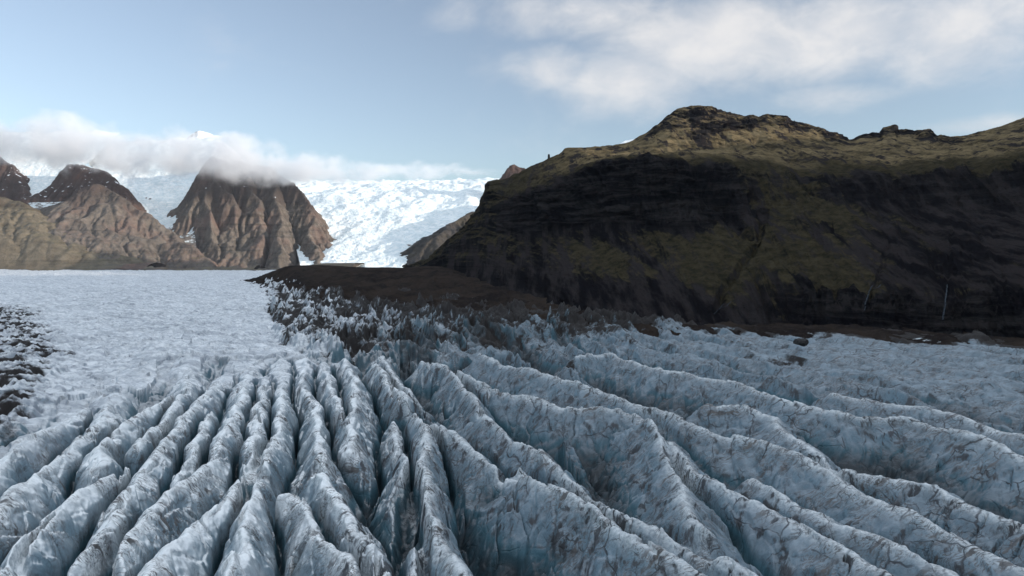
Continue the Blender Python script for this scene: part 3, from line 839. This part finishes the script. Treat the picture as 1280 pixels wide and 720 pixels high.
ridge_mountain('mountain', 'tan brown slope falling from the left edge to the glacier', TAN,
    [(1.0, [(-300, 190, 7600), (-150, 215, 7350), (0, 243, 7050), (35, 254, 7000), (75, 282, 6900), (120, 302, 6800), (165, 322, 6720), (212, 338, 6640)]),
     (1.0, [(0, 243, 7050), (15, 290, 6800), (20, 335, 6620)]), (1.0, [(-150, 215, 7350), (-90, 290, 6850), (-80, 335, 6640)]), (1.0, [(60, 275, 6920), (75, 310, 6740), (80, 337, 6620)])],
    11, 0.62, seed=400, gully=0.9, moss=lambda X, Y, H, s: 0.35 * ss(0.8, 0.45, s))
ridge_mountain('mountain', 'pointed grey brown pyramid peak with gullied front face', BROWN,
    [(1.0, [(-60, 285, 7500), (40, 263, 7520), (80, 248, 7540), (105, 232, 7550), (120, 226, 7550), (150, 241, 7500), (190, 270, 7350), (215, 290, 7250), (240, 312, 7050), (262, 336, 6800)]),
     (1.0, [(120, 226, 7550), (125, 262, 7250), (128, 300, 6950), (126, 335, 6640)]),
     (1.0, [(105, 232, 7550), (85, 275, 7200), (70, 310, 6900)]),
     (1.0, [(150, 241, 7500), (170, 290, 7120), (180, 335, 6680)]),
     (1.25, [(205, 300, 7000), (225, 297, 6950), (245, 303, 6900), (262, 325, 6780), (268, 337, 6700)])],
    10, 0.92, seed=440, gully=0.8, moss=lambda X, Y, H, s: 0.5 * ss(380, 150, H) * ss(0.9, 0.5, s))
ridge_mountain('mountain', 'rugged brown spur with deep shadowed flank below the cloud', BROWN,
    [(2.0, [(262, 190, 8150), (266, 206, 8050), (290, 250, 7800), (303, 280, 7620), (311, 305, 7450), (302, 338, 7150)]),
     (2.0, [(266, 206, 8050), (256, 240, 7800), (266, 285, 7450), (272, 328, 7050)]),
     (1.65, [(262, 190, 8150), (300, 196, 8600), (340, 206, 8550), (362, 218, 8450), (374, 232, 8300), (381, 246, 8150), (390, 252, 8050)]),
     (1.0, [(340, 206, 8550), (345, 250, 8000), (350, 290, 7450), (352, 336, 6800)]),
     (1.1, [(381, 246, 8150), (396, 268, 7900), (380, 290, 7650), (398, 305, 7300), (394, 322, 7050), (388, 337, 6900)]),
     (1.0, [(300, 196, 8600), (318, 240, 8050), (330, 280, 7600)])],
    10, 1.2, seed=480, gully=1.0, moss=lambda X, Y, H, s: 0.45 * ss(350, 120, H) * ss(0.9, 0.5, s),
    snow=lambda X, Y, H, s: 0.46 * ss(650, 1000, H) * ss(1.3, 0.8, s))
ridge_mountain('mountain', 'red topped dark massif between two hanging glaciers', RED,
    [(1.0, [(-200, 165, 9000), (-60, 175, 8800), (0, 192, 8700), (20, 204, 8600)]),
     (1.2, [(20, 204, 8600), (28, 225, 8350), (34, 248, 8000)]), (1.1, [(0, 190, 8700), (-10, 235, 8200), (0, 262, 7800)]),
     (1.0, [(90, 203, 8400), (105, 203, 8350), (135, 213, 8150), (152, 228, 8000), (158, 250, 7800), (170, 275, 7600)]),
     (1.6, [(158, 250, 7900), (176, 262, 7800), (196, 284, 7650)]),
     (4.0, [(180, 236, 8300), (195, 238, 8250), (203, 250, 8150), (200, 262, 8050)])],
    10, 1.25, seed=520, gully=0.8, snow=lambda X, Y, H, s: 0.48 * ss(600, 950, H) * ss(1.4, 0.8, s))
ridge_mountain('mountain', 'dark rocky ridge beside the right edge of the icefall', DARK,
    [(1.0, [(498, 337, 6850), (512, 326, 6950), (528, 308, 7150), (545, 292, 7400), (560, 279, 7650), (575, 268, 7900), (592, 262, 8200), (620, 250, 8500), (680, 235, 9000)]),
     (1.0, [(545, 292, 7400), (552, 310, 7100), (556, 330, 6800)])],
    10, 0.75, seed=560, gully=0.8, margin=800)
ridge_mountain('rock_peak', 'jagged pinkish rock peak behind the shoulder of the dark mountain', RED,
    [(2.0, [(622, 224, 10000), (630, 213, 10000), (635, 207, 10000), (641, 204, 10000), (647, 206, 10000), (653, 209, 10000), (660, 216, 10000), (680, 235, 10000)])],
    9, 0.8, seed=600, gully=0.3, margin=500, jag=0.9, cut=8)['kind'] = 'structure'
ridge_mountain('snow_peak', 'small white snow summit rising above the cloud bank', DARK,
    [(2.4, [(180, 185, 11500), (225, 170, 11500), (242, 161, 11500), (250, 158, 11500), (258, 160, 11500), (266, 163, 11500), (300, 185, 11500)])],
    14, 0.8, seed=640, gully=0.3, margin=900, snow=lambda X, Y, H, s: 0.75 + 0.3 * pn(X / 60, Y / 60, 5), jag=0.5)
ridge_mountain('snow_peak', 'distant white snow dome behind the dark mountain crest', DARK,
    [(1.0, [(740, 190, 13000), (770, 181, 13000), (783, 173, 13000), (800, 170, 13000), (860, 185, 13000)])],
    18, 0.7, seed=680, gully=0.3, margin=900, snow=lambda X, Y, H, s: 0.9 + 0 * X, jag=0.3)
print('left mountains', round(time.time() - T0, 1))

# ------------------------------------------------------------------ icefalls
def icefall(name, label, rows, nc, nr, seed, amp, dirtf=None, c0=None, c1=None):
    cols = np.linspace(rows[0][0][0], rows[0][-1][0], nc)
    tv = np.arange(len(rows)); ts = np.linspace(0, len(rows) - 1, nr)
    P = net([[(c, *at(px, py, Y + 480 * (k > 0))) for c, px, py, Y in r] for k, r in enumerate(rows)], cols, tv, ts)
    x, y = P[..., 0], P[..., 1]
    T = ts[:, None] + 0 * x; C = cols[None, :] + 0 * x
    a = ridged(x / 130, y / 90, seed, 4, 0.6) - 0.55
    b = ridged(x / 45, y / 40, seed + 9, 3, 0.6) - 0.5
    P[..., 2] += amp * (a * 22 * ss(len(rows) - 1, len(rows) - 2, T) + b * 4 * ss(len(rows) - 1, len(rows) - 1.8, T)) + amp * lerp(45, 75, ss(2, 5, T)) * fbm(x / 420, y / 420, seed + 4, 3)
    d = np.zeros(x.shape) if dirtf is None else dirtf(C, T)
    o = grid_mesh(name, P, SNOW, dict(dirt=d))
    tag(o, label, 'icefall', 'structure')

icefall('icefall', 'wide bright white icefall pouring down between brown spur and dark mountain',
    [[(0, 370, 346, 6640), (0.5, 460, 346, 6640), (1, 560, 346, 6640)],
     [(0, 375, 333, 6950), (0.5, 455, 333, 6900), (1, 560, 333, 6850)],
     [(0, 368, 305, 7800), (0.5, 455, 306, 7700), (1, 580, 305, 7600)],
     [(0, 352, 265, 9000), (0.5, 470, 268, 8900), (1, 640, 272, 8800)],
     [(0, 330, 238, 10300), (0.5, 480, 242, 10300), (1, 660, 240, 10400)],
     [(0, 290, 226, 11800), (0.5, 480, 229, 12000), (1, 700, 222, 12000)],
     [(0, 250, 226, 14500), (0.5, 480, 228, 14500), (1, 760, 223, 14500)]],
    520, 520, 700, 1.0, lambda C, T: ss(0.55, 0.8, C) * ss(1.9, 1.1, T) * 0.42 + 0.40 * ss(0.72, 0.80, C + 0.03 * T) * ss(2.5, 1.9, T) * ss(1.2, 1.8, T))
icefall('icefall', 'hanging glacier spilling between the red massif and the brown spur',
    [[(0, 215, 325, 7350), (0.5, 232, 325, 7350), (1, 248, 325, 7350)],
     [(0, 200, 290, 7650), (0.5, 222, 292, 7620), (1, 244, 292, 7600)],
     [(0, 165, 268, 8000), (0.5, 200, 268, 8000), (1, 245, 266, 7950)],
     [(0, 140, 240, 8420), (0.5, 190, 240, 8420), (1, 250, 236, 8450)],
     [(0, 115, 210, 8900), (0.5, 190, 205, 8900), (1, 260, 200, 9000)],
     [(0, 90, 180, 9600), (0.5, 190, 175, 9600), (1, 280, 170, 9700)]],
    200, 260, 740, 0.7, lambda C, T: ss(1.9, 0.7, T) * 0.62)
icefall('icefall', 'narrow snowfield between dark cliffs near the left edge',
    [[(0, 40, 262, 8000), (0.5, 55, 262, 8000), (1, 75, 262, 8000)],
     [(0, 30, 245, 8300), (0.5, 55, 245, 8300), (1, 85, 242, 8300)],
     [(0, 20, 220, 8650), (0.5, 55, 220, 8650), (1, 95, 215, 8650)],
     [(0, -20, 190, 9000), (0.5, 50, 188, 9000), (1, 125, 190, 9000)],
     [(0, -60, 165, 9600), (0.5, 50, 165, 9600), (1, 150, 165, 9600)]],
    140, 200, 780, 0.6, lambda C, T: ss(1.2, 0.3, T) * 0.5)

# the high ground out of sight behind the dark mountain: it shades the upper glacier
ridge_mountain('mountain', 'high dark ground continuing behind the flat topped summit', DARK,
    [(1.0, [(1010, 175, 4200), (1150, 178, 4300), (1300, 160, 4300), (1600, 150, 4300), (2200, 120, 4300)]),
     (1.0, [(760, 215, 4400), (840, 168, 4500), (880, 150, 4500), (950, 153, 4450), (1000, 166, 4350), (1062, 188, 4300)]),],
    25, 0.55, seed=800, gully=0.3, ymin=3150, margin=700)

# ------------------------------------------------------------------ small things
def rock(name, label, cat, px, py, Y, size, mat, seed, sink=0.25, group=None, kind=None, shape=(1, 1, 1)):
    import bmesh
    bm = bmesh.new()
    bmesh.ops.create_icosphere(bm, subdivisions=4, radius=1)
    v = np.array([q.co[:] for q in bm.verts])
    rg = np.random.RandomState(seed)
    for _ in range(14):          # chip flat facets off a ball
        n = rg.normal(size=3); n /= np.linalg.norm(n)
        d = v @ n; lim = 0.62 + 0.25 * rg.rand()
        v = v - np.outer(np.maximum(d - lim, 0), n)
    v *= 1 + 0.10 * pn(v[:, 0] * 3 + seed, v[:, 1] * 3 + v[:, 2] * 2.1, seed)[:, None]
    v = v * np.array(size) * 0.5
    for q, c in zip(bm.verts, v): q.co = c
    me = bpy.data.meshes.new(name); bm.to_mesh(me); bm.free()
    me.materials.append(mat)
    o = bpy.data.objects.new(name, me); COL.objects.link(o)
    p = at(px, py, Y)
    o.location = (p[0], p[1], p[2] + size[2] * (0.5 - sink))
    o.rotation_euler = (0, 0, rg.rand() * 6)
    tag(o, label, cat, kind, group)
    return o

PIN = None
BOULDER = simple_rock('dark_boulder', (0.014, 0.014, 0.015), (0.04, 0.037, 0.035), 0.5)
ICEBLOCK = simple_rock('white_ice_block', (0.5, 0.54, 0.57), (0.75, 0.77, 0.78), 0.3)

rock('boulder', 'lone dark boulder resting on the grey ice near the mountain foot', 'boulder', 1002, 431, 790, (26, 18, 10), BOULDER, 5)
rock('ice_block', 'small white ice block lying on the dark moraine slope', 'ice block', 735, 383.5, 1330, (11, 9, 8), ICEBLOCK, 8, sink=0.1)
rock('ice_block', 'tiny white ice block below the dark mountain on brown rubble', 'ice block', 650, 361, 1640, (8, 7, 6), ICEBLOCK, 11, sink=0.1)
rock('rock_pinnacle', 'thin dark rock pillar standing on the left shoulder of the mountain', 'rock pinnacle', 686, 201, 2395, (10, 9, 34), BOULDER, 21, sink=0.2)

# ------------------------------------------------------------------ waterfalls on the dark wall
def rm_point(px, py):
    P = RM['P']
    j = int(np.argmin(np.abs(RM['cols'] - px)))
    best = None
    for jj in range(max(j - 14, 0), min(j + 15, P.shape[1])):
        col = P[:, jj]
        a, b = to_px(col[:, 0], col[:, 1], col[:, 2])
        e = np.hypot(a - px, b - py)
        i = int(np.argmin(e))
        if best is None or e[i] < best[0]: best = (e[i], col[i], RM['N'][i, jj])
    return best[1], best[2]

def water_material():
    m, t = new_mat('falling_water')
    p = t.pos()
    n = t.noise(t.mapping(p, (0, 0, 0), (0.8, 0.8, 0.12)), 1.0, 4, 0.7)
    t.out(t.mix(t.ramp(n, 0.35, 0.65), (0.008, 0.010, 0.013), (0.085, 0.10, 0.12)), 1.0, t.bump(n, 0.6, 1.0), 0.0)
    return m
WATER = water_material()

def waterfall(label, lines, width, seed):
    rg = np.random.RandomState(seed)
    vs, fs = [], []
    for ln in lines:
        ln = np.array(ln, float)
        n = 26
        u = np.linspace(0, len(ln) - 1, n)
        c = np.stack([np.interp(u, range(len(ln)), ln[:, 0]), np.interp(u, range(len(ln)), ln[:, 1])], -1)
        base = len(vs)
        for i in range(n):
            pt, nr = rm_point(c[i, 0], c[i, 1])
            nr = nr if nr[1] < 0 else -nr
            pt = pt + nr * 2.2 + np.array([0, -1.5, 0])
            w = width * (0.35 + 0.65 * rg.rand()) * (0.4 if i in (0, n - 1) else 1)
            for sx, oy in ((-1, 0.0), (-0.3, -0.7), (0.4, -0.6), (1, 0.0)):
                vs.append((pt[0] + sx * w * 0.5, pt[1] + oy, pt[2]))
            for sx in (0.9, -0.9):
                vs.append((pt[0] + sx * w * 0.5, pt[1] + 2.0, pt[2] - 0.4))
        for i in range(n - 1):
            a = base + i * 6; b = a + 6
            for k in range(6):
                k2 = (k + 1) % 6
                fs.append((a + k, a + k2, b + k2, b + k))
        fs.append(tuple(base + k for k in range(6))); e = base + (n - 1) * 6
        fs.append(tuple(e + k for k in reversed(range(6))))
    me = bpy.data.meshes.new('waterfall'); me.from_pydata(vs, [], fs); me.update()
    me.materials.append(WATER)
    o = bpy.data.objects.new('waterfall', me); COL.objects.link(o)
    tag(o, label, 'waterfall', None, 'waterfalls on the dark mountain wall')

waterfall('long thin vertical waterfall nearest the right edge', [[(1184, 357), (1182, 372), (1181, 385), (1178, 401)]], 1.2, 1)
waterfall('forked waterfall whose top splits into two small strands', [[(1090, 358), (1086, 366), (1082, 378), (1080, 390)], [(1101, 357), (1097, 361), (1091, 362)]], 1.1, 2)
waterfall('slanting stream at the bottom of the grassy gully', [[(914, 378), (908, 384), (900, 386), (892, 394)], [(904, 381), (899, 388)]], 1.3, 3)

# ------------------------------------------------------------------ ground under everything
def valley_floor():
    xs = np.linspace(-30000, 30000, 61); ys = np.linspace(-12000, 6480, 40)
    X, Y = np.meshgrid(xs, ys)
    Z = -75 + 0 * X
    o = grid_mesh('ground', np.stack([X, Y, Z], -1), MORAINE, dict(ice=0 * X))
    tag(o, 'dark valley floor under the ice', 'ground', 'structure')
valley_floor()

# ------------------------------------------------------------------ cloud bank on the left mountains
CLOUD = [  # px, py, Y, half width, half depth, half height (m), density
 (-40, 176, 8000, 700, 420, 260, 1.0),
 (75, 178, 8000, 660, 420, 330, 1.0),
 (165, 192, 8000, 580, 400, 270, 1.0),
 (238, 193, 7950, 520, 400, 300, 1.0),
 (300, 200, 8000, 620, 400, 290, 1.0),
 (370, 211, 8200, 640, 420, 190, 0.8),
 (440, 216, 8600, 900, 500, 110, 0.5),
 (540, 214, 9200, 900, 500, 75, 0.35),
]
def cloud_bank():
    m, t = new_mat('cloud_vapour')
    p = t.pos()
    wob = t.n('ShaderNodeVectorMath', operation='MULTIPLY_ADD')
    t.put(wob.inputs[0], t.noisec(p, 0.0035, 4)); wob.inputs[1].default_value = (520, 520, 400); t.put(wob.inputs[2], p)
    sub = t.n('ShaderNodeVectorMath', operation='SUBTRACT'); t.put(sub.inputs[0], wob.outputs[0]); sub.inputs[1].default_value = (260, 260, 200)
    pw = sub.outputs[0]
    tot = None
    lo = np.full(3, 1e9); hi = -lo
    for px, py, Y, a, b, c, dn in CLOUD:
        q = at(px, py, Y)
        s = np.array([a, b, c], float)
        lo = np.minimum(lo, q - s * 1.15); hi = np.maximum(hi, q + s * 1.15)
        d = t.vmath('DIVIDE', t.vmath('SUBTRACT', pw, tuple(q)), tuple(s))
        r = t.n('ShaderNodeVectorMath', operation='DOT_PRODUCT'); t.put(r.inputs[0], d); t.put(r.inputs[1], d)
        f = t.math('MULTIPLY', t.ramp(r.outputs['Value'], 1.15, 0.0), dn)
        tot = f if tot is None else t.math('MAXIMUM', tot, f)
    n = t.noise(p, 0.004, 5, 0.6)
    den = t.math('MULTIPLY', tot, t.ramp(n, 0.32, 0.66))
    den = t.math('MULTIPLY', den, 0.010)
    v = t.n('ShaderNodeVolumePrincipled')
    v.inputs['Color'].default_value = (0.94, 0.94, 0.95, 1)
    v.inputs['Anisotropy'].default_value = 0.2
    t.put(v.inputs['Density'], den)
    o = t.n('ShaderNodeOutputMaterial'); t.t.links.new(v.outputs[0], o.inputs['Volume'])
    try: m.cycles.volume_step_rate = 0.5
    except Exception: pass
    import bmesh
    bm = bmesh.new(); bmesh.ops.create_cube(bm, size=1)
    for q in bm.verts:
        q.co = [lo[i] if q.co[i] < 0 else hi[i] for i in range(3)]
    me = bpy.data.meshes.new('cloud'); bm.to_mesh(me); bm.free()
    me.materials.append(m)
    ob = bpy.data.objects.new('cloud', me); COL.objects.link(ob)
    tag(ob, 'low grey white cloud bank hugging the left mountain tops', 'cloud', 'stuff')
cloud_bank()

# ------------------------------------------------------------------ haze
def haze():
    m, t = new_mat('haze_air')
    v = t.n('ShaderNodeVolumePrincipled')
    v.inputs['Color'].default_value = (0.80, 0.88, 1.0, 1)
    v.inputs['Density'].default_value = HAZE
    v.inputs['Anisotropy'].default_value = 0.0
    o = t.n('ShaderNodeOutputMaterial'); t.t.links.new(v.outputs[0], o.inputs['Volume'])
    import bmesh
    bm = bmesh.new(); bmesh.ops.create_cube(bm, size=1)
    lo = (-31000, -12500, -80); hi = (31000, 6520, 1150)
    for q in bm.verts:
        q.co = [lo[i] if q.co[i] < 0 else hi[i] for i in range(3)]
    me = bpy.data.meshes.new('haze'); bm.to_mesh(me); bm.free()
    me.materials.append(m)
    ob = bpy.data.objects.new('haze', me); COL.objects.link(ob)
    tag(ob, 'thin blue air between the camera and the far mountains', 'haze', 'stuff')
HAZE = 5.5e-6
haze()

# ------------------------------------------------------------------ sky and sun
SUN_EL = math.radians(8.6)
sun_dir = np.array([0.94, -0.34, 0]); sun_dir /= np.linalg.norm(sun_dir)
az = math.atan2(sun_dir[0], sun_dir[1])         # clockwise from +Y
sd = (sun_dir[0] * math.cos(SUN_EL), sun_dir[1] * math.cos(SUN_EL), math.sin(SUN_EL))

def sky():
    w = bpy.data.worlds.new('World'); scene.world = w
    t = NT(w)
    nt = t.t
    s = t.n('ShaderNodeTexSky', sky_type='NISHITA')
    s.sun_disc = False
    s.sun_elevation = SUN_EL
    s.sun_rotation = az
    s.altitude = 200; s.air_density = 1.0; s.dust_density = 0.3; s.ozone_density = 3.0
    # thin high clouds on a layer overhead
    tc = t.n('ShaderNodeTexCoord')
    d = tc.outputs['Generated']
    sep = t.n('ShaderNodeSeparateXYZ'); nt.links.new(d, sep.inputs[0])
    z = t.math('MAXIMUM', sep.outputs[2], 0.02)
    cx = t.math('DIVIDE', sep.outputs[0], z); cy = t.math('DIVIDE', sep.outputs[1], z)
    cv = t.n('ShaderNodeCombineXYZ'); t.put(cv.inputs[0], cx); t.put(cv.inputs[1], cy)
    c = cv.outputs[0]
    def blob(px, py, rx, ry):
        v = at(px, py, 1.0) - np.array([0, 0, CAM_H])
        v = v / np.linalg.norm(v)
        e = t.n('ShaderNodeVectorMath', operation='SUBTRACT'); t.put(e.inputs[0], d); e.inputs[1].default_value = tuple(v)
        e2 = t.n('ShaderNodeVectorMath', operation='DIVIDE'); t.put(e2.inputs[0], e.outputs[0]); e2.inputs[1].default_value = (rx, rx, ry)
        l = t.n('ShaderNodeVectorMath', operation='LENGTH'); t.put(l.inputs[0], e2.outputs[0])
        return t.ramp(l.outputs['Value'], 1.0, 0.0)
    m = None
    for bx, by, rx, ry, w in [(1040, 40, 0.26, 0.10, 1.0), (900, 50, 0.26, 0.11, 0.95), (800, 100, 0.20, 0.075, 0.75), (1180, 30, 0.20, 0.11, 0.9),
                              (690, 85, 0.09, 0.05, 0.7), (740, 10, 0.22, 0.06, 0.7), (1040, 122, 0.14, 0.035, 0.65), (1270, 5, 0.10, 0.06, 0.9), (575, 15, 0.06, 0.04, 0.25),
                              (1230, 155, 0.12, 0.02, 0.5), (1060, -120, 0.5, 0.16, 1.0)]:
        bb = t.math('MULTIPLY', blob(bx, by, rx, ry), w)
        m = bb if m is None else t.math('MAXIMUM', m, bb)
    n1 = t.noise(t.mapping(d, (0, 0, 0), (1, 1, 1.9)), 4.2, 9, 0.6, 0.3)
    n2 = t.noise(t.mapping(d, (0, 0, 0), (1, 1, 1.6)), 13.0, 6, 0.62, 0.4)
    dn = t.math('ADD', t.math('MULTIPLY', n1, 0.75), t.math('MULTIPLY', n2, 0.25))
    k = t.math('ADD', t.math('MULTIPLY', m, 0.95), t.math('MULTIPLY', t.math('SUBTRACT', dn, 0.5), 1.9))
    k = t.ramp(k, 0.02, 1.0)
    k = t.math('MULTIPLY', k, t.ramp(sep.outputs[2], 0.06, 0.16))
    # unseen bright cloud added overhead to light the shaded ice
    over = t.math('MULTIPLY', t.ramp(sep.outputs[2], 0.42, 0.62), t.ramp(dn, 0.30, 0.52))
    k = t.math('MAXIMUM', k, over)
    skyc = s.outputs[0]
    hs = t.n('ShaderNodeHueSaturation'); hs.inputs['Saturation'].default_value = SKY_SAT
    t.put(hs.inputs['Color'], skyc)
    cc = t.mix(t.ramp(n2, 0.35, 0.65), (CLOUD_L * 0.90, CLOUD_L * 0.905, CLOUD_L * 0.93), (CLOUD_L * 1.06, CLOUD_L * 1.03, CLOUD_L * 1.01))
    cc = t.mix(t.ramp(sep.outputs[2], 0.42, 0.65), cc, (6.0, 6.8, 7.7))  # added overhead part made brighter than the visible cloud, as extra light
    col = t.mix(t.math('MULTIPLY', k, 0.82), hs.outputs[0], cc)
    bg = t.n('ShaderNodeBackground'); t.put(bg.inputs[0], col); bg.inputs[1].default_value = SKY_STR
    o = t.n('ShaderNodeOutputWorld'); nt.links.new(bg.outputs[0], o.inputs[0])
SKY_STR = 0.147; SKY_SAT = 0.64; CLOUD_L = 3.9
sky()

L = bpy.data.lights.new('sun', 'SUN'); L.energy = 3.7; L.angle = math.radians(0.53); L.color = (1.0, 0.90, 0.78)
lo_ = bpy.data.objects.new('sun', L); COL.objects.link(lo_)
from mathutils import Vector
lo_.rotation_euler = Vector(sd).to_track_quat('Z', 'Y').to_euler()
lo_.location = (2000, -800, 3000)

# ------------------------------------------------------------------ render settings
vs = scene.view_settings
vs.view_transform = 'Standard'; vs.look = 'None'; vs.gamma = 1.0; vs.use_curve_mapping = False
vs.exposure = 0.62
scene.render.engine = 'CYCLES'
cy = scene.cycles
cy.max_bounces = 10; cy.diffuse_bounces = 3; cy.glossy_bounces = 2; cy.volume_bounces = 8; cy.transmission_bounces = 2; cy.transparent_max_bounces = 8
cy.use_adaptive_sampling = True; cy.adaptive_threshold = 0.02
cy.use_denoising = True
try: cy.denoiser = 'OPENIMAGEDENOISE'
except Exception: pass
print('script done', round(time.time() - T0, 1))
